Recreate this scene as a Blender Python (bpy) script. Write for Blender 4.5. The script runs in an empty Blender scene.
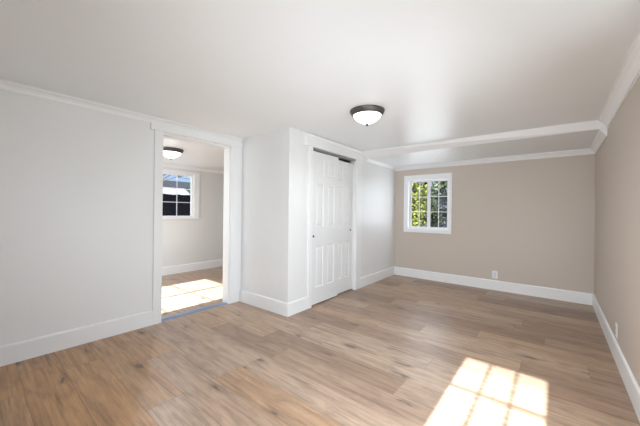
import bpy, bmesh, math, random
from mathutils import Vector, Matrix, Euler

random.seed(7)
sc = bpy.context.scene
COL = sc.collection
R = math.radians

# ------------------------------------------------------------------ measures
CAM_H = 1.17
XL, XR = -3.176, 0.393          # left and right wall faces
YB, YF = -0.55, 5.126           # back and far wall faces
ZC, ZS = 2.113, 2.031           # ceiling, lowered far strip
XC, YC = -2.3036, 2.2605        # outer corner of the closet
CROT = 0.0215                   # the closet front is slightly out of square
XS = -5.426                     # far wall of the side room
ZC2 = 2.0                       # side room ceiling
T = 0.12                        # wall thickness

# ------------------------------------------------------------------ camera
cam = bpy.data.cameras.new('camera')
cam.sensor_fit = 'HORIZONTAL'
cam.sensor_width = 36.0
cam.lens = 287.43 / 640 * 36.0
cam.shift_y = -1.1 / 640
cam.clip_start = 0.02
cam_o = bpy.data.objects.new('camera', cam)
COL.objects.link(cam_o)
cam_o.matrix_world = (Matrix.Translation((0, 0, CAM_H)) @ Matrix.Rotation(0.6865, 4, 'Z')
                      @ Matrix.Rotation(R(90), 4, 'X') @ Matrix.Rotation(0.0111, 4, 'Z'))
sc.camera = cam_o

# ------------------------------------------------------------------ world, sun, daylight, exposure
w = bpy.data.worlds.new('sky')
sc.world = w
w.use_nodes = True
nt = w.node_tree
nt.nodes.clear()
sky = nt.nodes.new('ShaderNodeTexSky')
sky.sky_type = 'NISHITA'
sky.sun_disc = False
sky.sun_elevation = R(31)
sky.sun_rotation = R(180)
bg = nt.nodes.new('ShaderNodeBackground')
bg.inputs['Strength'].default_value = 0.2
wo = nt.nodes.new('ShaderNodeOutputWorld')
# light cloud drifting over a clear sky
wtc = nt.nodes.new('ShaderNodeTexCoord')
wn = nt.nodes.new('ShaderNodeTexNoise')
wn.inputs['Scale'].default_value = 9.0
wn.inputs['Detail'].default_value = 5
nt.links.new(wtc.outputs['Generated'], wn.inputs['Vector'])
wr = nt.nodes.new('ShaderNodeMapRange')
wr.inputs['From Min'].default_value = 0.50
wr.inputs['From Max'].default_value = 0.62
nt.links.new(wn.outputs['Fac'], wr.inputs['Value'])
tint = nt.nodes.new('ShaderNodeMix')
tint.data_type = 'RGBA'
tint.blend_type = 'MULTIPLY'
tint.inputs['Factor'].default_value = 1.0
tint.inputs['B'].default_value = (0.66, 0.72, 1.0, 1)
nt.links.new(sky.outputs['Color'], tint.inputs['A'])
cloud = nt.nodes.new('ShaderNodeMix')
cloud.data_type = 'RGBA'
cloud.inputs['B'].default_value = (4.6, 4.7, 4.9, 1)
nt.links.new(wr.outputs['Result'], cloud.inputs['Factor'])
nt.links.new(tint.outputs['Result'], cloud.inputs['A'])
nt.links.new(cloud.outputs['Result'], bg.inputs['Color'])
nt.links.new(bg.outputs['Background'], wo.inputs['Surface'])


def light(name, kind, energy, color, loc=(0, 0, 0), rot=(0, 0, 0), size=None, spread=180):
    l = bpy.data.lights.new(name, kind)
    l.energy = energy
    l.color = color
    o = bpy.data.objects.new(name, l)
    COL.objects.link(o)
    o.location = loc
    o.rotation_euler = rot
    if kind == 'AREA':
        l.spread = R(spread)
        l.shape = 'RECTANGLE'
        l.size, l.size_y = size
    return o


sun = light('sun', 'SUN', 34.0, (0.95, 0.97, 1.0), rot=(math.atan(1 / 0.596), 0, 0))
sun.data.angle = R(0.6)
# angled fill at an added door in the right wall; daylight by the sunny window behind the camera and the side room's window
light('fill_added_door', 'AREA', 26.0, (0.87, 0.94, 1.0), (XR - 0.30, 1.10, 0.85), (0, R(80), R(-34)), (1.3, 0.9), 140)
light('daylight_back_window', 'AREA', 30.0, (0.87, 0.94, 1.0), (-0.30, YB + 0.03, 1.35), (R(76), 0, 0), (0.6, 1.0), 135)
light('daylight_far_window', 'AREA', 6.0, (0.87, 0.94, 1.0), (-1.75, YF + 0.02, 1.326), (R(-90), 0, 0), (0.66, 0.84))
light('daylight_side_room', 'AREA', 25.0, (0.87, 0.94, 1.0), (-4.03, YB + 0.03, 1.35), (R(90), 0, 0), (1.2, 1.0))

sc.view_settings.view_transform = 'Standard'
sc.view_settings.look = 'None'
sc.view_settings.gamma = 1.0
sc.view_settings.use_curve_mapping = False
sc.view_settings.exposure = 0.05
sc.cycles.max_bounces = 12
sc.cycles.diffuse_bounces = 8
sc.cycles.transparent_max_bounces = 16
sc.cycles.sample_clamp_indirect = 8.0
sc.cycles.use_denoising = True


# ------------------------------------------------------------------ materials
def new_mat(name):
    m = bpy.data.materials.new(name)
    m.use_nodes = True
    b = m.node_tree.nodes['Principled BSDF']
    return m, m.node_tree, b


def paint(name, col, rough=0.5, var=0.03, bump=0.03, scale=60.0, spec=0.5, metal=0.0):
    """painted or metal surface with a faint mottling and roller texture"""
    m, t, b = new_mat(name)
    tc = t.nodes.new('ShaderNodeTexCoord')
    n = t.nodes.new('ShaderNodeTexNoise')
    n.inputs['Scale'].default_value = 2.2
    n.inputs['Detail'].default_value = 4
    t.links.new(tc.outputs['Object'], n.inputs['Vector'])
    mx = t.nodes.new('ShaderNodeMix')
    mx.data_type = 'RGBA'
    mx.inputs['A'].default_value = (*[c * (1 - var) for c in col], 1)
    mx.inputs['B'].default_value = (*[min(1, c * (1 + var)) for c in col], 1)
    t.links.new(n.outputs['Fac'], mx.inputs['Factor'])
    t.links.new(mx.outputs['Result'], b.inputs['Base Color'])
    b.inputs['Roughness'].default_value = rough
    b.inputs['Metallic'].default_value = metal
    b.inputs['Specular IOR Level'].default_value = spec
    if bump:
        n2 = t.nodes.new('ShaderNodeTexNoise')
        n2.inputs['Scale'].default_value = scale
        n2.inputs['Detail'].default_value = 3
        t.links.new(tc.outputs['Object'], n2.inputs['Vector'])
        bp = t.nodes.new('ShaderNodeBump')
        bp.inputs['Strength'].default_value = bump
        bp.inputs['Distance'].default_value = 0.01
        t.links.new(n2.outputs['Fac'], bp.inputs['Height'])
        t.links.new(bp.outputs['Normal'], b.inputs['Normal'])
    return m


M_WALL = paint('white_wall_paint', (0.755, 0.763, 0.755), 0.42, 0.015, 0.06, 45)
M_CLOSET = paint('white_closet_paint', (0.735, 0.743, 0.74), 0.36, 0.015, 0.05, 30)
M_CEIL = paint('ceiling_satin_paint', (0.82, 0.845, 0.858), 0.36, 0.015, 0.10, 9)
M_TAUPE = paint('taupe_wall_paint', (0.60, 0.535, 0.47), 0.5, 0.02, 0.05, 50)
M_TRIM = paint('white_trim_paint', (0.89, 0.90, 0.91), 0.34, 0.01, 0.0)
M_CASE = paint('white_casing_paint', (0.785, 0.793, 0.79), 0.36, 0.01, 0.0)
M_DOOR = paint('white_door_paint', (0.735, 0.745, 0.745), 0.36, 0.01, 0.0)
M_BRONZE = paint('dark_bronze_metal', (0.075, 0.068, 0.062), 0.42, 0.1, 0.0, metal=0.35)
M_TRACK = paint('grey_track_metal', (0.30, 0.30, 0.29), 0.5, 0.05, 0.0, metal=0.3)
M_PULL = paint('black_finger_pull', (0.02, 0.02, 0.02), 0.4, 0.1, 0.0)
M_STRIP = paint('blue_grey_threshold_metal', (0.25, 0.34, 0.48), 0.3, 0.1, 0.02, 200, metal=0.5)
M_PLATE = paint('white_outlet_plastic', (0.88, 0.88, 0.90), 0.3, 0.01, 0.0)
M_SOCKET = paint('outlet_socket_plastic', (0.70, 0.70, 0.74), 0.3, 0.01, 0.0)
M_SLOT = paint('outlet_slot', (0.06, 0.06, 0.06), 0.6, 0.0, 0.0)
M_VINYL = paint('white_window_vinyl', (0.90, 0.91, 0.93), 0.3, 0.01, 0.0)
M_FENCE = paint('dark_fence_wood', (0.011, 0.011, 0.015), 0.85, 0.35, 0.3, 25, spec=0.03)
M_SHEDWALL = paint('shed_siding', (0.30, 0.31, 0.33), 0.8, 0.1, 0.1, 20)
M_SHEDROOF = paint('pale_shed_roof', (0.24, 0.24, 0.265), 0.5, 0.05, 0.1, 20)
M_GREYROOF = paint('grey_house_roof', (0.035, 0.038, 0.043), 0.9, 0.2, 0.2, 20, spec=0.05)
M_BARK = paint('grey_brown_bark', (0.075, 0.062, 0.055), 0.9, 0.3, 0.4, 20)
M_GROUND = paint('pale_yard_ground', (0.45, 0.43, 0.41), 0.9, 0.15, 0.2, 10)
M_OUTWALL = paint('house_outer_wall', (0.55, 0.53, 0.50), 0.85, 0.05, 0.1, 30)


def leaf_mat(name, c1, c2, trans=0.25):
    m, t, b = new_mat(name)
    tc = t.nodes.new('ShaderNodeTexCoord')
    n = t.nodes.new('ShaderNodeTexNoise')
    n.inputs['Scale'].default_value = 9.0
    t.links.new(tc.outputs['Object'], n.inputs['Vector'])
    rp = t.nodes.new('ShaderNodeValToRGB')
    rp.color_ramp.elements[0].position = 0.36
    rp.color_ramp.elements[0].color = (*c1, 1)
    rp.color_ramp.elements[1].position = 0.64
    rp.color_ramp.elements[1].color = (*c2, 1)
    t.links.new(n.outputs['Fac'], rp.inputs['Fac'])
    t.links.new(rp.outputs['Color'], b.inputs['Base Color'])
    b.inputs['Roughness'].default_value = 0.55
    tr = t.nodes.new('ShaderNodeBsdfTranslucent')
    t.links.new(rp.outputs['Color'], tr.inputs['Color'])
    mix = t.nodes.new('ShaderNodeMixShader')
    mix.inputs['Fac'].default_value = trans
    out = t.nodes['Material Output']
    t.links.new(b.outputs['BSDF'], mix.inputs[1])
    t.links.new(tr.outputs['BSDF'], mix.inputs[2])
    t.links.new(mix.outputs['Shader'], out.inputs['Surface'])
    return m


M_LEAF_Y = leaf_mat('yellow_green_leaf', (0.02, 0.042, 0.012), (0.27, 0.27, 0.04))
M_LEAF_G = leaf_mat('mid_green_leaf', (0.006, 0.012, 0.006), (0.050, 0.066, 0.02))
M_LEAF_D = leaf_mat('dark_violet_leaf', (0.006, 0.007, 0.016), (0.028, 0.028, 0.05))


def glass_mat():
    m = bpy.data.materials.new('window_glass')
    m.use_nodes = True
    t = m.node_tree
    t.nodes.clear()
    o = t.nodes.new('ShaderNodeOutputMaterial')
    tr = t.nodes.new('ShaderNodeBsdfTransparent')
    tr.inputs['Color'].default_value = (0.95, 0.965, 0.96, 1)
    gl = t.nodes.new('ShaderNodeBsdfGlossy')
    gl.inputs['Roughness'].default_value = 0.02
    fr = t.nodes.new('ShaderNodeFresnel')
    fr.inputs['IOR'].default_value = 1.2
    mx = t.nodes.new('ShaderNodeMixShader')
    t.links.new(fr.outputs['Fac'], mx.inputs['Fac'])
    t.links.new(tr.outputs['BSDF'], mx.inputs[1])
    t.links.new(gl.outputs['BSDF'], mx.inputs[2])
    t.links.new(mx.outputs['Shader'], o.inputs['Surface'])
    return m


M_GLASS = glass_mat()


def lamp_glass_mat():
    m, t, b = new_mat('lit_frosted_lamp_glass')
    b.inputs['Base Color'].default_value = (0.9, 0.9, 0.88, 1)
    b.inputs['Roughness'].default_value = 0.3
    b.inputs['Emission Color'].default_value = (1.0, 0.985, 0.96, 1)
    b.inputs['Emission Strength'].default_value = 2.6
    return m


M_LAMP = lamp_glass_mat()


def floor_mat():
    """oak-look planks: per-plank tone from the mesh, grain, cathedral figure and knots by nodes"""
    m, t, b = new_mat('oak_plank_floor')
    N, L = t.nodes, t.links

    def node(k, **kw):
        n = N.new(k)
        for a, v in kw.items():
            setattr(n, a, v)
        return n

    tc = node('ShaderNodeTexCoord')
    at = node('ShaderNodeAttribute', attribute_name='plank_tone')
    ak = node('ShaderNodeAttribute', attribute_name='plank_key')
    sp = node('ShaderNodeSeparateXYZ')
    L.new(tc.outputs['Object'], sp.inputs[0])
    key = node('ShaderNodeMath', operation='MULTIPLY')
    L.new(ak.outputs['Fac'], key.inputs[0])
    key.inputs[1].default_value = 57.0

    def coords(sx, sy):
        a = node('ShaderNodeMath', operation='MULTIPLY'); L.new(sp.outputs['X'], a.inputs[0]); a.inputs[1].default_value = sx
        c = node('ShaderNodeMath', operation='MULTIPLY'); L.new(sp.outputs['Y'], c.inputs[0]); c.inputs[1].default_value = sy
        v = node('ShaderNodeCombineXYZ')
        L.new(a.outputs[0], v.inputs[0]); L.new(c.outputs[0], v.inputs[1]); L.new(key.outputs[0], v.inputs[2])
        return v

    def noise(v, scale, detail=4, rough=0.55, dist=0.0):
        n = node('ShaderNodeTexNoise')
        n.inputs['Scale'].default_value = scale
        n.inputs['Detail'].default_value = detail
        n.inputs['Roughness'].default_value = rough
        n.inputs['Distortion'].default_value = dist
        L.new(v.outputs[0], n.inputs['Vector'])
        return n

    def ramp(src, stops):
        r = node('ShaderNodeValToRGB')
        e = r.color_ramp.elements
        while len(e) < len(stops):
            e.new(0.5)
        for i, (p, c) in enumerate(stops):
            e[i].position = p
            e[i].color = (*c, 1) if len(c) == 3 else c
        L.new(src, r.inputs['Fac'])
        return r

    def mul(a, bb, fac):
        x = node('ShaderNodeMix', data_type='RGBA', blend_type='MULTIPLY')
        x.inputs['Factor'].default_value = fac
        L.new(a, x.inputs['A']); L.new(bb, x.inputs['B'])
        return x.outputs['Result']

    base = ramp(at.outputs['Fac'], [
        (0.0, (0.293, 0.198, 0.137)),      # grey brown, darkest
        (0.25, (0.363, 0.251, 0.178)),     # mid grey brown
        (0.5, (0.465, 0.343, 0.253)),      # beige
        (0.72, (0.442, 0.295, 0.191)),     # reddish beige
        (1.0, (0.493, 0.286, 0.137))])     # warm honey brown
    g1 = noise(coords(1.2, 24.0), 1.5, 6, 0.65, 0.7)       # broad streaks
    g2 = noise(coords(4.0, 120.0), 1.0, 5, 0.6)           # fine grain
    g3 = noise(coords(2.2, 7.0), 1.5, 4, 0.55, 1.4)        # clouds
    s1 = ramp(g1.outputs['Fac'], [(0.28, (0.60, 0.55, 0.52)), (0.50, (0.96, 0.95, 0.94)), (0.72, (1.16, 1.15, 1.14))])
    s2 = ramp(g2.outputs['Fac'], [(0.3, (0.80, 0.79, 0.78)), (0.7, (1.08, 1.08, 1.08))])
    s3 = ramp(g3.outputs['Fac'], [(0.3, (0.72, 0.71, 0.72)), (0.5, (1.0, 1.0, 1.0)), (0.7, (1.12, 1.10, 1.07))])
    c = mul(base.outputs['Color'], s1.outputs['Color'], 0.85)
    c = mul(c, s2.outputs['Color'], 0.8)
    c = mul(c, s3.outputs['Color'], 0.8)
    # knots with a dark heart, stretched along the plank
    wv = coords(2.1, 6.2)
    dn = noise(coords(6.0, 14.0), 1.0, 2)
    ad = node('ShaderNodeVectorMath', operation='MULTIPLY_ADD')
    L.new(dn.outputs['Color'], ad.inputs[0]); ad.inputs[1].default_value = (0.5, 0.5, 0.0)
    kx = node('ShaderNodeCombineXYZ')
    L.new(key.outputs[0], kx.inputs[0]); L.new(key.outputs[0], kx.inputs[1])
    wk = node('ShaderNodeVectorMath', operation='ADD')
    L.new(wv.outputs[0], wk.inputs[0]); L.new(kx.outputs[0], wk.inputs[1])
    L.new(wk.outputs[0], ad.inputs[2])
    vo = node('ShaderNodeTexVoronoi')
    vo.voronoi_dimensions = '2D'
    vo.inputs['Scale'].default_value = 1.0
    L.new(ad.outputs[0], vo.inputs['Vector'])
    gate = node('ShaderNodeSeparateColor')
    L.new(vo.outputs['Color'], gate.inputs[0])
    rk = ramp(vo.outputs['Distance'], [(0.0, (1, 1, 1)), (0.06, (0.8, 0.8, 0.8)), (0.10, (0.32, 0.32, 0.32)), (0.24, (0, 0, 0))])
    gt = node('ShaderNodeMath', operation='GREATER_THAN'); L.new(gate.outputs[0], gt.inputs[0]); gt.inputs[1].default_value = 0.75
    kf = node('ShaderNodeMath', operation='MULTIPLY'); L.new(rk.outputs['Color'], kf.inputs[0]); L.new(gt.outputs[0], kf.inputs[1])
    km = node('ShaderNodeMath', operation='MULTIPLY'); L.new(kf.outputs[0], km.inputs[0]); km.inputs[1].default_value = 0.85
    mx = node('ShaderNodeMix', data_type='RGBA')
    L.new(km.outputs[0], mx.inputs['Factor']); L.new(c, mx.inputs['A']); mx.inputs['B'].default_value = (0.075, 0.05, 0.04, 1)
    # dark mineral cracks along the grain
    cr = noise(coords(1.1, 22.0), 1.0, 3, 0.5, 1.0)
    rc = ramp(cr.outputs['Fac'], [(0.62, (0, 0, 0)), (0.72, (0.55, 0.55, 0.55))])
    mx2 = node('ShaderNodeMix', data_type='RGBA')
    L.new(rc.outputs['Color'], mx2.inputs['Factor']); L.new(mx.outputs['Result'], mx2.inputs['A']); mx2.inputs['B'].default_value = (0.12, 0.085, 0.065, 1)
    L.new(mx2.outputs['Result'], b.inputs['Base Color'])
    rr = ramp(g2.outputs['Fac'], [(0.3, (0.42, 0.42, 0.42)), (0.7, (0.30, 0.30, 0.30))])
    L.new(rr.outputs['Color'], b.inputs['Roughness'])
    bp = node('ShaderNodeBump')
    bp.inputs['Strength'].default_value = 0.12
    bp.inputs['Distance'].default_value = 0.004
    L.new(g2.outputs['Fac'], bp.inputs['Height'])
    L.new(bp.outputs['Normal'], b.inputs['Normal'])
    return m


M_FLOOR = floor_mat()
M_GAP = paint('plank_joint', (0.15, 0.11, 0.085), 0.8, 0.1, 0.0)


# ------------------------------------------------------------------ mesh helpers
def box(bm, x0, x1, y0, y1, z0, z1, bev=0.0):
    x0, x1 = min(x0, x1), max(x0, x1)
    y0, y1 = min(y0, y1), max(y0, y1)
    vs = [bm.verts.new(p) for p in ((x0, y0, z0), (x1, y0, z0), (x1, y1, z0), (x0, y1, z0),
                                    (x0, y0, z1), (x1, y0, z1), (x1, y1, z1), (x0, y1, z1))]
    fs = [bm.faces.new([vs[i] for i in f]) for f in ((0, 3, 2, 1), (4, 5, 6, 7), (0, 1, 5, 4), (1, 2, 6, 5), (2, 3, 7, 6), (3, 0, 4, 7))]
    if bev:
        es = list({e for f in fs for e in f.edges})
        bmesh.ops.bevel(bm, geom=es, offset=bev, segments=2, affect='EDGES', profile=0.5)


def sweep(bm, prof, p0, p1, out, up=(0, 0, 1)):
    """extrude a profile [(out, up), ...] from p0 to p1"""
    p0, p1, out, up = Vector(p0), Vector(p1), Vector(out), Vector(up)
    a = [bm.verts.new(p0 + out * o + up * u) for o, u in prof]
    c = [bm.verts.new(p1 + out * o + up * u) for o, u in prof]
    n = len(prof)
    for i in range(n):
        bm.faces.new((a[i], a[(i + 1) % n], c[(i + 1) % n], c[i]))
    bm.faces.new(a[::-1])
    bm.faces.new(c)


def lathe(bm, prof, seg=48, axis=(0, 0)):
    rings = []
    for r, z in prof:
        if r < 1e-5:
            rings.append([bm.verts.new((axis[0], axis[1], z))])
        else:
            rings.append([bm.verts.new((axis[0] + r * math.cos(2 * math.pi * k / seg), axis[1] + r * math.sin(2 * math.pi * k / seg), z)) for k in range(seg)])
    for a, c in zip(rings, rings[1:]):
        for k in range(seg):
            q = [a[k % len(a)], a[(k + 1) % len(a)], c[(k + 1) % len(c)], c[k % len(c)]]
            u = []
            for v in q:
                if v not in u:
                    u.append(v)
            if len(u) > 2:
                bm.faces.new(u)


def obj(name, bm, mat, parent=None, smooth=False, loc=None, rotz=0.0):
    bmesh.ops.recalc_face_normals(bm, faces=bm.faces)
    me = bpy.data.meshes.new(name)
    bm.to_mesh(me)
    bm.free()
    for mm in (mat if isinstance(mat, (list, tuple)) else [mat]):
        me.materials.append(mm)
    o = bpy.data.objects.new(name, me)
    COL.objects.link(o)
    if smooth:
        for p in me.polygons:
            p.use_smooth = True
        try:
            me.set_sharp_from_angle(angle=R(38))
        except Exception:
            pass
    if parent:
        o.parent = parent
    if loc is not None:
        o.location = loc
    if rotz:
        o.rotation_euler = (0, 0, rotz)
    return o


def struct(o, label=None, cat=None):
    o['kind'] = 'structure'
    if label:
        o['label'] = label
        o['category'] = cat
    return o


def tag(o, label, cat, group=None):
    o['label'] = label
    o['category'] = cat
    if group:
        o['group'] = group
    return o


def empty(name, loc, rotz=0.0):
    o = bpy.data.objects.new(name, None)
    o.empty_display_size = 0.1
    COL.objects.link(o)
    o.location = loc
    o.rotation_euler = (0, 0, rotz)
    return o


def B():
    return bmesh.new()


def wall_x(bm, x0, x1, y0, y1, z0, z1, holes=()):
    """a wall running along Y between x0 and x1, with holes (ya, yb, za, zb)"""
    cuts = sorted({y0, y1, *[h[0] for h in holes], *[h[1] for h in holes]})
    for a, c in zip(cuts, cuts[1:]):
        hh = [h for h in holes if h[0] <= a + 1e-6 and h[1] >= c - 1e-6]
        if not hh:
            box(bm, x0, x1, a, c, z0, z1)
        else:
            h = hh[0]
            if h[2] > z0 + 1e-4:
                box(bm, x0, x1, a, c, z0, h[2])
            if h[3] < z1 - 1e-4:
                box(bm, x0, x1, a, c, h[3], z1)


def wall_y(bm, y0, y1, x0, x1, z0, z1, holes=()):
    cuts = sorted({x0, x1, *[h[0] for h in holes], *[h[1] for h in holes]})
    for a, c in zip(cuts, cuts[1:]):
        hh = [h for h in holes if h[0] <= a + 1e-6 and h[1] >= c - 1e-6]
        if not hh:
            box(bm, a, c, y0, y1, z0, z1)
        else:
            h = hh[0]
            if h[2] > z0 + 1e-4:
                box(bm, a, c, y0, y1, z0, h[2])
            if h[3] < z1 - 1e-4:
                box(bm, a, c, y0, y1, h[3], z1)


# ------------------------------------------------------------------ floors
PW, PH = 0.2155, 0.0145
# tone of planks that can be told apart in the photograph: row -> [(x of the right end, tone), ...]
KNOWN = {  # first three rows: plank tone also carries the dim, warm light there
    0: [(-2.6, 0.98), (-1.4, 0.90)],
    1: [(-2.9, 0.92), (-1.6, 1.0), (-0.2, 0.8)],
    2: [(-2.75, 0.95), (-1.35, 0.96), (0.1, 0.72)],
    3: [(-1.83, 0.86), (-0.6, 0.58), (0.4, 0.4)],
    4: [(-2.45, 0.78), (-0.95, 0.60), (0.4, 0.5)],
    5: [(-1.82, 0.44), (-0.55, 0.76), (0.4, 0.5)],
    6: [(-1.81, 0.50), (-0.45, 0.52), (0.4, 0.62)],
    7: [(-2.64, 0.62), (-1.75, 0.16), (-0.35, 0.30), (0.4, 0.5)],
    8: [(-2.1, 0.60), (-0.8, 0.10), (0.4, 0.35)],
    9: [(-1.6, 0.45), (-0.3, 0.52), (0.4, 0.60)],
    10: [(-1.9, 0.30), (-0.75, 0.46), (0.4, 0.55)],
}


def plank_floor(name, x0, x1, y0, y1, known, seed):
    rnd = random.Random(seed)
    bm = B()
    tone = bm.faces.layers.float.new('plank_tone')
    key = bm.faces.layers.float.new('plank_key')
    r0, r1 = math.floor((y0 - PH) / PW), math.ceil((y1 - PH) / PW)
    for r in range(r0, r1):
        ya, yb = max(y0, PH + r * PW), min(y1, PH + (r + 1) * PW)
        if yb - ya < 0.004:
            continue
        ends = list(known.get(r, []))
        if not ends:
            x = x0 + rnd.uniform(0.2, 1.4)
            while x < x1 + 1.4:
                tn = rnd.choice((0.1, 0.2, 0.3, 0.42, 0.5, 0.55, 0.66) if known else (0.44, 0.48, 0.52, 0.56)) if r > 2 or not known else rnd.choice((0.8, 0.9, 1.0))  # front rows get warm tones to suit the lower light
                ends.append((x, tn + rnd.uniform(-.05, .05)))
                x += rnd.uniform(1.05, 1.35)
        xa = x0
        for xe, tn in ends + [(x1 + 1, 0.5)]:
            xb = min(xe, x1)
            if xb - xa < 0.004:
                continue
            g = 0.0007
            f = bm.faces.new([bm.verts.new(p) for p in ((xa + g, ya + g, 0), (xb - g, ya + g, 0), (xb - g, yb - g, 0), (xa + g, yb - g, 0))])
            f[tone] = tn
            f[key] = rnd.random()
            xa = xb
            if xa >= x1:
                break
    n = len(bm.faces)
    box(bm, x0, x1, y0, y1, -0.10, -0.002)
    for f in bm.faces[:] if False else list(bm.faces)[n:]:
        f.material_index = 1
    me = bpy.data.meshes.new(name)
    bm.to_mesh(me)
    bm.free()
    me.materials.append(M_FLOOR)
    me.materials.append(M_GAP)
    o = bpy.data.objects.new(name, me)
    COL.objects.link(o)
    return struct(o)


plank_floor('floor', XL - 0.06, XR, YB, YF, KNOWN, 3)
plank_floor('floor_side', XS, XL - 0.06, YB, YF, {}, 11)

# ------------------------------------------------------------------ shell: ceilings and walls
bm = B(); box(bm, XL - T, XR + T, YB - T, YF + T, ZC, ZC + 0.22)
struct(obj('ceiling', bm, M_CEIL))
bm = B()
# lowered strip before the far wall: a slightly slanted front face above a flat underside
for s in (0,):
    a = [(-2.42, 3.84, ZC), (XR, 3.945, ZC), (XR, 4.0, ZS), (-2.42, 4.0, ZS)]
    b_ = [(-2.42, YF, ZC), (XR, YF, ZC), (XR, YF, ZS), (-2.42, YF, ZS)]
    va = [bm.verts.new(p) for p in a]; vb = [bm.verts.new(p) for p in b_]
    for q in ((va[0], va[1], va[2], va[3]), (vb[1], vb[0], vb[3], vb[2]), (va[3], va[2], vb[2], vb[3]), (va[0], vb[0], vb[1], va[1]), (va[1], vb[1], vb[2], va[2]), (va[0], va[3], vb[3], vb[0])):
        bm.faces.new(q)
bm.faces.ensure_lookup_table()
bm.faces[0].material_index = 1          # painted fascia board
struct(obj('ceiling_soffit', bm, [M_CEIL, M_TRIM]))
bm = B(); box(bm, XS - T, XL - T, YB - T, YF + T, ZC2, ZC2 + 0.30)
struct(obj('ceiling_side', bm, M_CEIL))

DY0, DY1, DZ = 1.275, 2.085, 1.972            # doorway in the left wall
bm = B(); wall_x(bm, XL - T, XL, YB - T, YF + T, 0, ZC, [(DY0 - 0.014, DY1, 0, DZ)])
struct(obj('wall_left', bm, M_WALL))
FW = (-2.105, -1.395, 0.885, 1.768)            # far window opening
bm = B(); wall_y(bm, YF, YF + T, XL, XR, -0.1, ZC, [FW])
struct(obj('wall_far', bm, M_TAUPE))
BW = (-0.585, 0.003, 1.13, 1.95)                # sunny window behind the camera
BP = (0.10, 2.02, 0.06, 2.0)                 # patio door added, unseen, to carry the fill light from the right
bm = B(); wall_x(bm, XR, XR + T, YB - T, YF + T, 0, ZC, [BP])
struct(obj('wall_right', bm, M_TAUPE))
BS = (-4.66, -3.40, 0.85, 1.95)               # side room back window
bm = B(); wall_y(bm, YB - T, YB, XS - T, XR + T, -0.1, ZC, [BW, BS])
struct(obj('wall_back', bm, M_WALL))
SW = (1.53, 2.765, 1.030, 1.862)              # side room window
bm = B(); wall_x(bm, XS - T, XS, YB - T, YF + T, -0.1, ZC2, [SW])
struct(obj('wall_side', bm, M_WALL))
bm = B(); box(bm, XS, XL - T, YF, YF + T, -0.1, ZC2)
struct(obj('wall_side_end', bm, M_WALL))


# ------------------------------------------------------------------ closet: walls in a frame of its own (x out of the front, y along it)
def cl(name, bm, mat, parent=None, smooth=False):
    if parent:
        return obj(name, bm, mat, parent, smooth)
    return obj(name, bm, mat, None, smooth, (XC, YC, 0), CROT)


CO0, CO1, CZ = 0.395, 1.435, 1.965            # door opening along the front
CLEN = 2.872
bm = B()
wall_x(bm, -0.10, 0, 0.0, CLEN, 0, ZC, [(CO0, CO1, 0, CZ)])
# side wall, square to the left wall
box(bm, XL - XC, -0.10, 0.0, 0.10, 0, ZC)
struct(cl('wall_closet', bm, M_CLOSET))

# ------------------------------------------------------------------ baseboards
BBP = [(0, 0), (0.015, 0), (0.015, 0.136), (0.0135, 0.142), (0.009, 0.147), (0.003, 0.150), (0, 0.150)]


def baseboard(name, runs, local=False, mat=None):
    bm = B()
    for p0, p1, out in runs:
        sweep(bm, BBP, p0, p1, out)
    o = cl(name, bm, mat or M_TRIM) if local else obj(name, bm, mat or M_TRIM)
    return struct(o)


baseboard('baseboard_left', [((XL, YB, 0), (XL, 1.193, 0), (1, 0, 0))], mat=M_CASE)
baseboard('baseboard_right', [((XR, YB, 0), (XR, BP[0] - 0.08, 0), (-1, 0, 0)), ((XR, BP[1] + 0.08, 0), (XR, YF, 0), (-1, 0, 0))])
baseboard('baseboard_far', [((-2.37, YF, 0), (XR, YF, 0), (0, -1, 0))])
baseboard('baseboard_closet', [((XL - XC + 0.02, 0, 0), (0.015, 0, 0), (0, -1, 0)),
                               ((0, 0, 0), (0, CO0 - 0.064, 0), (1, 0, 0)),
                               ((0, CO1 + 0.15, 0), (0, CLEN - 0.01, 0), (1, 0, 0))], True, M_CASE)
baseboard('baseboard_side', [((XS, YB, 0), (XS, YF, 0), (1, 0, 0))])
baseboard('baseboard_side_end', [((XS, YF, 0), (XL - T, YF, 0), (0, -1, 0)),
                                 ((XL - T, DY1 + 0.09, 0), (XL - T, YF, 0), (-1, 0, 0))])


# ------------------------------------------------------------------ crown mouldings
def crown(h, d):
    """stepped cove, drawn from the wall foot outwards"""
    return [(0, -h), (0.010 * d / 0.06, -h), (0.012, -h * 0.86), (d * 0.35, -h * 0.62), (d * 0.52, -h * 0.42), (d * 0.62, -h * 0.34),
            (d * 0.86, -h * 0.20), (d * 0.88, -h * 0.06), (d, -h * 0.05), (d, 0), (0, 0)]


bm = B(); sweep(bm, crown(0.066, 0.045), (XL, YB, ZC), (XL, YC, ZC), (1, 0, 0))
struct(obj('trim_1', bm, M_CASE), 'low crown moulding along the top of the left wall over the doorway', 'crown moulding')
bm = B(); sweep(bm, crown(0.08, 0.075), (XR, YB, ZC), (XR, 4.0, ZC), (-1, 0, 0))
struct(obj('trim_2', bm, M_TRIM), 'crown moulding along the main ceiling above the taupe right wall', 'crown moulding')
bm = B()
sweep(bm, crown(0.07, 0.06), (XR, 4.03, ZS), (XR, YF, ZS), (-1, 0, 0))
struct(obj('trim_3', bm, M_TRIM), 'short lower crown moulding on the right wall under the ceiling soffit', 'crown moulding')
bm = B()
sweep(bm, crown(0.07, 0.06), (-2.37, YF, ZS), (XR, YF, ZS), (0, -1, 0))
struct(obj('trim_4', bm, M_TRIM), 'white crown moulding along the top of the far taupe wall', 'crown moulding')
bm = B(); sweep(bm, crown(0.05, 0.03), (0, 1.76, ZS), (0, CLEN - 0.01, ZS), (1, 0, 0))
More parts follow.
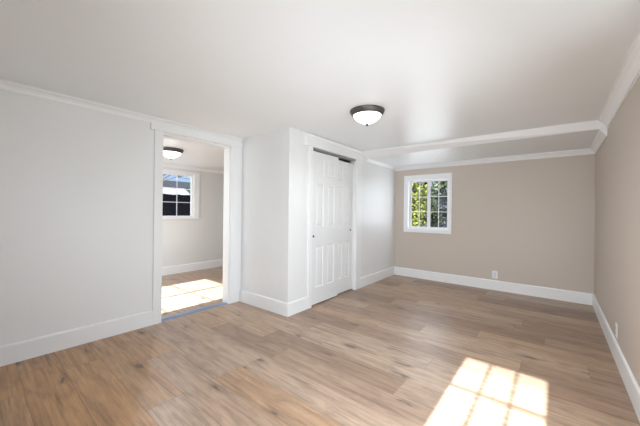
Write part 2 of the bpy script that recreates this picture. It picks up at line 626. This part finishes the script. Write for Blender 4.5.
struct(cl('trim_5', bm, M_TRIM), 'thin moulding over the white wall past the closet doors', 'crown moulding')
bm = B(); sweep(bm, crown(0.05, 0.04), (XS, YB, ZC2), (XS, YF, ZC2), (1, 0, 0))
struct(obj('trim_6', bm, M_TRIM), 'crown moulding in the room seen through the doorway', 'crown moulding')

# ------------------------------------------------------------------ doorway casing
bm = B()
x = XL
box(bm, x, x + 0.018, DY0 - 0.084, DY0 - 0.002, 0, DZ + 0.018, 0.002)
box(bm, x, x + 0.018, DY1, YC - 0.012, 0, DZ + 0.018, 0.002)
box(bm, x, x + 0.024, DY0 - 0.121, YC - 0.012, DZ + 0.014, ZC - 0.060, 0.002)
# jamb lining
box(bm, x - T - 0.004, x + 0.004, DY0 - 0.014, DY0, 0, DZ, 0.001)
box(bm, x - T - 0.004, x + 0.004, DY1 - 0.016, DY1, 0, DZ, 0.001)
box(bm, x - T - 0.004, x + 0.004, DY0, DY1, DZ - 0.012, DZ, 0.001)
# casing on the other side
box(bm, x - T - 0.018, x - T, DY0 - 0.09, DY0, 0, DZ + 0.09)
box(bm, x - T - 0.018, x - T, DY1, DY1 + 0.09, 0, DZ + 0.09 if False else DZ + 0.02)
struct(obj('trim_7', bm, M_CASE), 'white casing and jambs around the open doorway in the left wall', 'door casing')

bm = B()
sweep(bm, [(-0.055, 0), (-0.050, 0.007), (-0.02, 0.010), (0.02, 0.010), (0.040, 0.008), (0.05, 0)], (XL - 0.055, DY0, 0), (XL - 0.055, DY1 - 0.016, 0), (1, 0, 0))
tag(obj('threshold_strip', bm, M_STRIP), 'blue grey metal threshold strip on the floor of the open doorway', 'threshold')

# ------------------------------------------------------------------ closet casing, track and sliding doors
bm = B()
box(bm, 0, 0.018, CO0 - 0.064, CO0, 0, CZ + 0.01, 0.002)
box(bm, 0, 0.018, CO1, CO1 + 0.15, 0, CZ + 0.01, 0.002)
box(bm, 0, 0.024, CO0 - 0.128, CO1 + 0.17, CZ, CZ + 0.108, 0.002)
sweep(bm, [(0, 0), (0.026, 0), (0.034, 0.012), (0.040, 0.022), (0.040, 0.034), (0, 0.034)], (0, CO0 - 0.128, CZ + 0.108), (0, CO1 + 0.17, CZ + 0.108), (1, 0, 0))
box(bm, -0.10, 0.004, CO0, CO0 + 0.004, 0, CZ)
box(bm, -0.10, 0.004, CO1 - 0.004, CO1, 0, CZ)
struct(cl('trim_8', bm, M_CASE), 'white flat casing with a wide header around the sliding closet doors', 'door casing')

tr = empty('closet_door_track', (XC, YC, CZ), CROT)
tag(tr, 'grey metal sliding track under the header of the closet opening', 'door track')
bm = B()
box(bm, -0.085, -0.006, CO0 + 0.005, CO1 - 0.005, -0.004, 0.0)
box(bm, -0.010, -0.006, CO0 + 0.005, CO1 - 0.005, -0.026, -0.004)
obj('fascia', bm, M_TRACK, tr)
bm = B()
box(bm, -0.050, -0.046, CO0 + 0.005, CO1 - 0.005, -0.022, -0.004)
box(bm, -0.085, -0.081, CO0 + 0.005, CO1 - 0.005, -0.022, -0.004)
obj('channel', bm, M_TRACK, tr)


def panel_door(name, y0, y1, z0, z1, xf, th, pull_y, pull_z, label):
    """six-panel moulded slab; front face at xf looking out along +x"""
    wd = y1 - y0
    st, ms = 0.088, 0.072                                  # side and middle stiles
    pw = (wd - 2 * st - ms) / 2
    ys = [y0, y0 + st, y0 + st + pw, y0 + st + pw + ms, y1 - st, y1]
    zs = [z0, 0.215, 0.745, 0.975, 1.53, 1.62, 1.835, z1]
    bm = B()
    for i in range(5):
        for j in range(7):
            a, b_, c, d = ys[i], ys[i + 1], zs[j], zs[j + 1]
            if i in (1, 3) and j in (1, 3, 5):
                rings = []
                for ins, dep in ((0, 0), (0.006, -0.002), (0.013, -0.008), (0.022, -0.009), (0.040, -0.003), (0.044, -0.002)):
                    rings.append([bm.verts.new((xf + dep, yy, zz)) for yy, zz in ((a + ins, c + ins), (b_ - ins, c + ins), (b_ - ins, d - ins), (a + ins, d - ins))])
                for u, v in zip(rings, rings[1:]):
                    for k in range(4):
                        bm.faces.new((u[k], u[(k + 1) % 4], v[(k + 1) % 4], v[k]))
                bm.faces.new(rings[-1])
            else:
                bm.faces.new([bm.verts.new((xf, yy, zz)) for yy, zz in ((a, c), (b_, c), (b_, d), (a, d))])
    bmesh.ops.remove_doubles(bm, verts=bm.verts, dist=0.0002)
    # sides and back
    f = [bm.verts.new((xf, yy, zz)) for yy, zz in ((y0, z0), (y1, z0), (y1, z1), (y0, z1))]
    k_ = [bm.verts.new((xf - th, yy, zz)) for yy, zz in ((y0, z0), (y1, z0), (y1, z1), (y0, z1))]
    for i in range(4):
        bm.faces.new((f[i], k_[i], k_[(i + 1) % 4], f[(i + 1) % 4]))
    bm.faces.new(k_)
    d = cl(name, bm, M_DOOR)
    struct(d, label, 'door')
    pb = B()
    # recessed round finger pull: a dark cup with a thin lip
    lathe(pb, [(0.0, -0.004), (0.009, -0.004), (0.0105, 0.0005), (0.0135, 0.0015), (0.0145, 0.0), (0.0145, -0.003)], 24)
    p = obj('finger_pull', pb, M_PULL, d, True)
    p.location = (xf + 0.0045, pull_y, pull_z)
    p.rotation_euler = (0, R(90), 0)
    p['label'] = 'round black finger pull'
    return d


MID = 0.975
panel_door('door_1', CO0 + 0.006, MID + 0.01, 0.014, 1.924, -0.008, 0.034, 0.447, 0.865,
           'nearer white six-panel sliding closet door with pull at its left edge')
panel_door('door_2', MID - 0.02, CO1 - 0.010, 0.014, 1.900, -0.046, 0.030, 1.362, 0.905,
           'farther white six-panel sliding closet door set behind the other')


# ------------------------------------------------------------------ windows
def window(name, axis, face, thick, a0, a1, z0, z1, cols, rows, label, case=(0.075, 0.075, 0.10, 0.10), rev=0.06, sides=1, out=1, casing=True, stile=0.05, mw=0.011, cuts=None):
    """two-sash (or one-sash) window. axis 'x': wall runs along x; face = room-side wall face;
    out = +1/-1 direction from the room to outdoors along the other axis.
    case = casing widths (low a, high a, bottom, top)"""
    def P(bm, u0, u1, d0, d1, q0, q1, bev=0.0):
        if axis == 'x':
            box(bm, u0, u1, face + out * d0, face + out * d1, q0, q1, bev)
        else:
            box(bm, face + out * d0, face + out * d1, u0, u1, q0, q1, bev)
    root = empty(name, ((a0 + a1) / 2, face, z0) if axis == 'x' else (face, (a0 + a1) / 2, z0))
    struct(root, label, 'window')
    inv = Matrix.Translation(-root.location)

    def part(nm, bm, mat, parent=root):
        bm.transform(inv)
        return obj(nm, bm, mat, parent)

    if casing:
        bm = B()
        ca, cb, cz0, cz1 = case
        P(bm, a0 - ca, a0 + 0.004, -0.018, 0, z0 - cz0, z1 + cz1, 0.002)
        P(bm, a1 - 0.004, a1 + cb, -0.018, 0, z0 - cz0, z1 + cz1, 0.002)
        P(bm, a0 + 0.004, a1 - 0.004, -0.018, 0, z1 - 0.004, z1 + cz1, 0.002)
        P(bm, a0 + 0.004, a1 - 0.004, -0.018, 0, z0 - cz0, z0 + 0.004, 0.002)
        part('casing', bm, M_TRIM)
    fr = 0.014
    bm = B()
    P(bm, a0, a0 + fr, 0.0, thick, z0, z1)
    P(bm, a1 - fr, a1, 0.0, thick, z0, z1)
    P(bm, a0 + fr, a1 - fr, 0.0, thick, z1 - fr, z1)
    P(bm, a0 + fr, a1 - fr, 0.0, thick, z0, z0 + fr)
    part('window_frame', bm, M_VINYL)
    n_s = 2 if sides == 2 else 1
    aw = (a1 - a0 - 2 * fr)
    for s in range(n_s):
        b0 = a0 + fr + s * aw / n_s
        b1 = b0 + aw / n_s
        d = rev + (0.018 if s == 0 else 0.0)
        if n_s == 2:
            if s == 0:
                b1 += stile * 0.2
            else:
                b0 -= stile * 0.2
        sw = 0.026
        bm = B()
        P(bm, b0, b0 + (sw if s == 0 else stile * 0.6), d, d + 0.017, z0 + fr, z1 - fr, 0.002)
        P(bm, b1 - (sw if s == n_s - 1 else stile * 0.6), b1, d, d + 0.017, z0 + fr, z1 - fr, 0.002)
        g0 = b0 + (sw if s == 0 else stile * 0.6)
        g1 = b1 - (sw if s == n_s - 1 else stile * 0.6)
        P(bm, g0, g1, d, d + 0.017, z1 - fr - sw, z1 - fr, 0.001)
        P(bm, g0, g1, d, d + 0.017, z0 + fr, z0 + fr + sw, 0.001)
        sash = part('sash', bm, M_VINYL)
        h0, h1 = z0 + fr + sw, z1 - fr - sw
        bm = B()
        for c in range(1, cols):
            u = g0 + (g1 - g0) * c / cols
            P(bm, u - mw / 2, u + mw / 2, d + 0.003, d + 0.014, h0, h1)
        for q in (cuts or [h0 + (h1 - h0) * r / rows for r in range(1, rows)]):
            P(bm, g0, g1, d + 0.0045, d + 0.0125, q - mw / 2, q + mw / 2)
        part('muntins', bm, M_VINYL, sash)
        bm = B()
        P(bm, g0 - 0.004, g1 + 0.004, d + 0.0075, d + 0.0095, h0 - 0.004, h1 + 0.004)
        part('glass_pane', bm, M_GLASS, sash)
        for ch in sash.children:
            pass
    return root


window('window_1', 'x', YF, T, *FW, 2, 3, 'white two-sash grid window in the far taupe wall, leafy shrubs outside', (0.073, 0.052, 0.065, 0.084), 0.055, 2, 1, stile=0.078)
window('window_2', 'y', XS, T, *SW, 2, 3, 'white grid window in the side room, seen through the doorway', (0.10, 0.10, 0.03, 0.04), 0.018, 2, -1)
window('window_3', 'x', YB, T, *BW, 3, 3, 'white grid window in the back wall that lets the sun onto the floor', (0.08, 0.08, 0.08, 0.08), 0.055, 1, -1, mw=0.019, cuts=[1.63])
window('window_4_added', 'y', XR, T, *BP, 1, 1, 'wide glazed patio door added out of view in the right wall for the fill light', (0.08, 0.08, 0.04, 0.08), 0.055, 2, 1)
window('window_5', 'x', YB, T, *BS, 3, 3, 'white grid window in the side room back wall that lets the sun in', (0.08, 0.08, 0.08, 0.08), 0.055, 2, -1, mw=0.011)
bm = B(); P0 = SW
box(bm, XS, XS + 0.045, SW[0] - 0.13, SW[1] + 0.13, SW[2] - 0.022, SW[2] + 0.002, 0.003)
struct(obj('trim_9', bm, M_TRIM), 'thin white sill shelf under the side room window', 'window sill')

# ------------------------------------------------------------------ ceiling lights
def ceiling_light(loc, label, watts):
    root = empty('ceiling_light', loc)
    tag(root, label, 'ceiling light', 'domed bronze ceiling lights')
    bm = B()
    lathe(bm, [(0, 0), (0.155, 0), (0.159, -0.003), (0.1595, -0.008), (0.156, -0.016), (0.152, -0.026), (0.143, -0.037), (0.137, -0.046), (0.1335, -0.049), (0.130, -0.047), (0.130, -0.040), (0, -0.040)], 64)
    obj('base', bm, M_BRONZE, root, True)
    bm = B()
    pr = []
    for k in range(13):
        a = math.pi / 2 * k / 12
        pr.append((0.1285 * (1 - (k / 12) ** 1.75) ** 0.78, -0.041 - 0.086 * (k / 12)))
    lathe(bm, [(0.1295, -0.038)] + pr, 64)
    obj('glass_dome', bm, M_LAMP, root, True)
    bm = B()
    lathe(bm, [(0, -0.120), (0.014, -0.122), (0.0145, -0.127), (0.010, -0.130), (0.0115, -0.135), (0.008, -0.141), (0, -0.143)], 24)
    obj('finial', bm, M_BRONZE, root, True)
    # the bulb's light, thrown down into the room
    l = light('ceiling_light_bulb', 'SPOT', watts, (0.95, 0.97, 1.0), (loc[0], loc[1], loc[2] - 0.165))
    l.data.spot_size = R(172)
    l.data.spot_blend = 0.6
    l.data.shadow_soft_size = 0.012
    return root


ceiling_light((-1.36, 2.335, ZC), 'domed ceiling light with dark bronze rim on the main room ceiling', 14.0)
ceiling_light((-4.06, 1.735, ZC2), 'domed bronze ceiling light in the side room, seen through the doorway', 24.0)


# ------------------------------------------------------------------ outlets
def outlet(loc, rotz, label):
    """local +y points out of the wall"""
    root = empty('wall_outlet', loc, rotz)
    tag(root, label, 'wall outlet', 'white wall outlets')
    bm = B(); box(bm, -0.036, 0.036, 0.0, 0.006, -0.058, 0.058, 0.0025)
    obj('cover_plate', bm, M_PLATE, root)
    for s in (-1, 1):
        bm = B()
        n = 28
        top = []
        for yy, k in ((0.004, 1.0), (0.0075, 1.0), (0.0082, 0.95)):
            top.append([bm.verts.new((0.017 * k * max(-1, min(1, 1.15 * math.cos(2 * math.pi * i / n))), yy, s * 0.0195 + 0.0145 * k * math.sin(2 * math.pi * i / n))) for i in range(n)])
        for u, v in zip(top, top[1:]):
            for i in range(n):
                bm.faces.new((u[i], u[(i + 1) % n], v[(i + 1) % n], v[i]))
        bm.faces.new(top[-1])
        rc = obj('receptacle', bm, M_SOCKET, root)
        bm = B()
        box(bm, -0.0075, -0.0055, 0.0078, 0.0086, s * 0.0195 - 0.001, s * 0.0195 + 0.007)
        box(bm, 0.0055, 0.0075, 0.0078, 0.0086, s * 0.0195 - 0.001, s * 0.0195 + 0.006)
        box(bm, -0.002, 0.002, 0.0078, 0.0086, s * 0.0195 - 0.009, s * 0.0195 - 0.005)
        obj('slots', bm, M_SLOT, rc)
    bm = B(); lathe(bm, [(0.0035, 0), (0.0035, 0.001), (0, 0.0014)], 16)
    sc_ = obj('screw', bm, M_SOCKET, root)
    sc_.rotation_euler = (R(-90), 0, 0)
    sc_.location = (0, 0.006, 0)
    return root


outlet((-0.712, YF, 0.235), R(180), 'small white wall outlet on the far taupe wall above the baseboard')
outlet((XR, 3.335, 0.238), R(90), 'white wall outlet on the right wall seen nearly edge-on')

# ------------------------------------------------------------------ outdoors
bm = B(); box(bm, -30, 14, -14, 30, -0.45, -0.30)
struct(obj('ground', bm, M_GROUND))


def leaves(bm, centre, rad, n, size, rnd, shell=0.45):
    for _ in range(n):
        v = Vector((rnd.gauss(0, 1), rnd.gauss(0, 1), rnd.gauss(0, 1))).normalized()
        r = rnd.uniform(shell, 1.0) * (1 + 0.12 * math.sin(5 * v.x + 3 * v.z))
        c = Vector(centre) + Vector((v.x * rad[0], v.y * rad[1], v.z * rad[2])) * r
        s = size * rnd.uniform(0.6, 1.3)
        n_ = (v + Vector((rnd.gauss(0, .6), rnd.gauss(0, .6), rnd.gauss(0, .6)))).normalized()
        t = n_.orthogonal().normalized()
        t = Matrix.Rotation(rnd.uniform(0, 6.28), 3, n_) @ t
        u = n_.cross(t)
        q = [c - t * s, c - u * s * 0.42 + n_ * s * .08, c + t * s, c + u * s * 0.42 + n_ * s * .08]
        bm.faces.new([bm.verts.new(p) for p in q])


def branch(bm, p0, p1, r0, r1, seg=6):
    p0, p1 = Vector(p0), Vector(p1)
    d = (p1 - p0).normalized()
    a = d.orthogonal().normalized(); c = d.cross(a)
    A = [bm.verts.new(p0 + (a * math.cos(2 * math.pi * k / seg) + c * math.sin(2 * math.pi * k / seg)) * r0) for k in range(seg)]
    Bv = [bm.verts.new(p1 + (a * math.cos(2 * math.pi * k / seg) + c * math.sin(2 * math.pi * k / seg)) * r1) for k in range(seg)]
    for k in range(seg):
        bm.faces.new((A[k], A[(k + 1) % seg], Bv[(k + 1) % seg], Bv[k]))
    bm.faces.new(A[::-1]); bm.faces.new(Bv)


def shrub(name, loc, blobs, mat, n, size, label, cat, seed, stems=5, h=0.9):
    rnd = random.Random(seed)
    root = empty(name, loc)
    tag(root, label, cat, 'shrubs outside the far window')
    bm = B()
    for k in range(stems):
        a = 2 * math.pi * k / stems
        branch(bm, (0.06 * math.cos(a), 0.06 * math.sin(a), 0), (0.3 * math.cos(a), 0.3 * math.sin(a), h), 0.03, 0.012)
    obj('stems', bm, M_BARK, root)
    bm = B()
    for c, r, k in blobs:
        leaves(bm, c, r, int(n * k), size, rnd)
    obj('foliage', bm, mat, root)
    return root


G = -0.30
shrub('shrub', (-3.66, 8.5, G), [((0.1, 0, 2.1), (0.75, 0.6, 0.75), 1.1), ((-0.3, 0, 1.3), (0.62, 0.6, 0.6), .7), ((0.35, -.1, 1.35), (0.4, 0.4, 0.55), .6)], M_LEAF_Y, 1500, 0.058,
      'sunlit yellow green shrub outside the left sash of the far window', 'shrub', 5)
shrub('shrub', (-2.77, 10.1, G), [((0, 0, 2.2), (0.62, 0.5, 0.85), 1.0), ((0, 0, 1.2), (0.55, 0.5, 0.6), .8)], M_LEAF_G, 1000, 0.07,
      'mid green shrub outside the middle of the far window', 'shrub', 6)
shrub('shrub', (-2.2, 8.6, G), [((0.1, 0, 1.75), (0.55, 0.45, 0.6), 1.0), ((0.25, 0, 2.5), (0.5, 0.5, 0.5), .6), ((0.1, 0, 1.0), (0.5, 0.45, 0.5), .7)], M_LEAF_D, 1000, 0.06,
      'dark violet leaved shrub outside the right sash of the far window', 'shrub', 8)
shrub('tall_hedge', (-4.5, 11.5, G), [((0, 0, 1.4), (1.6, 0.6, 1.3), 1.0), ((2.2, 0, 1.5), (1.4, 0.6, 1.4), 1.0), ((3.4, .2, 2.4), (1.2, .6, 1.2), .8), ((0.4, 0, 3.0), (1.5, 0.6, 1.1), 1.0), ((2.4, 0, 3.2), (1.3, 0.6, 1.0), .8)], M_LEAF_G, 1500, 0.13,
      'tall green hedge behind the shrubs outside the far window', 'hedge', 9, 7, 2.4)

# seen from the side room window: dark board fence, shed with a pale roof, trees
fe = empty('board_fence', (-9.3, 4.0, G))
tag(fe, 'dark board fence outside the side room window', 'fence')
bm = B()
y = -5.0
rnd = random.Random(4)
while y < 6.0:
    box(bm, -0.012, 0.012, y, y + 0.138, 0.02, 1.965 + rnd.uniform(-.012, .012))
    y += 0.143
obj('boards', bm, M_FENCE, fe)
bm = B()
for z in (0.35, 1.5):
    box(bm, -0.06, -0.012, -5.0, 6.0, z, z + 0.09)
obj('rails', bm, M_FENCE, fe)

sh = empty('garden_shed', (-12.5, 5.4, G))
tag(sh, 'shed with a bright pale roof behind the dark fence', 'shed')
bm = B(); box(bm, -2.6, 0, -4.0, 1.0, 0, 1.75)
obj('wall', bm, M_SHEDWALL, sh)
bm = B()
sweep(bm, [(0.18, 1.68), (0.18, 1.74), (-1.3, 2.52), (-2.78, 1.74), (-2.78, 1.68), (-1.3, 2.44)], (0, -4.2, 0), (0, 1.15, 0), (1, 0, 0))
obj('roof', bm, M_SHEDROOF, sh)
bm = B(); lathe(bm, [(0.05, 2.0), (0.05, 2.62), (0.08, 2.62), (0.08, 2.68), (0, 2.72)], 14, (-0.55, -0.35))
obj('vent_pipe', bm, M_GREYROOF, sh)

hs = empty('neighbour_house', (-20.0, 8.5, G))
tag(hs, 'far house with a low grey roof beyond the pale shed', 'house')
bm = B(); box(bm, -6, 0, -9, 4.5, 0, 2.4)
obj('wall', bm, M_SHEDWALL, hs)
bm = B(); sweep(bm, [(0.4, 2.35), (0.4, 2.45), (-3, 3.75), (-6.4, 2.45), (-6.4, 2.35), (-3, 3.6)], (0, -9.4, 0), (0, 4.9, 0), (1, 0, 0))
obj('roof', bm, M_GREYROOF, hs)


def bare_tree(loc, h, seed, label):
    rnd = random.Random(seed)
    root = empty('bare_tree', loc)
    tag(root, label, 'tree')
    bm = B()

    def grow(p, d, ln, r, lv):
        q = p + d * ln
        branch(bm, p, q, r, r * 0.65, 5)
        if lv == 0:
            return
        for _ in range(3 if lv > 1 else 2):
            nd = (d + Vector((rnd.gauss(0, .55), rnd.gauss(0, .55), rnd.gauss(0.05, .35)))).normalized()
            grow(q, nd, ln * rnd.uniform(0.6, 0.82), r * 0.66, lv - 1)
    grow(Vector((0, 0, 0)), Vector((0.05, 0.05, 1)).normalized(), h * 0.34, 0.085, 6)
    obj('branches', bm, M_BARK, root)
    return root


bare_tree((-17.2, 6.1, G), 5.4, 12, 'leafless tree with thin branches above the pale shed roof')
tr_ = empty('leafy_tree', (-10.95, 6.05, G))
tag(tr_, 'green leafy tree at the right edge of the side room window', 'tree')
bm = B(); branch(bm, (0, 0, 0), (0.05, 0, 1.9), 0.07, 0.04, 8)
obj('trunk', bm, M_BARK, tr_)
bm = B(); leaves(bm, (0, 0, 2.45), (0.65, 0.65, 0.7), 900, 0.08, random.Random(2))
obj('crown', bm, M_LEAF_Y, tr_)
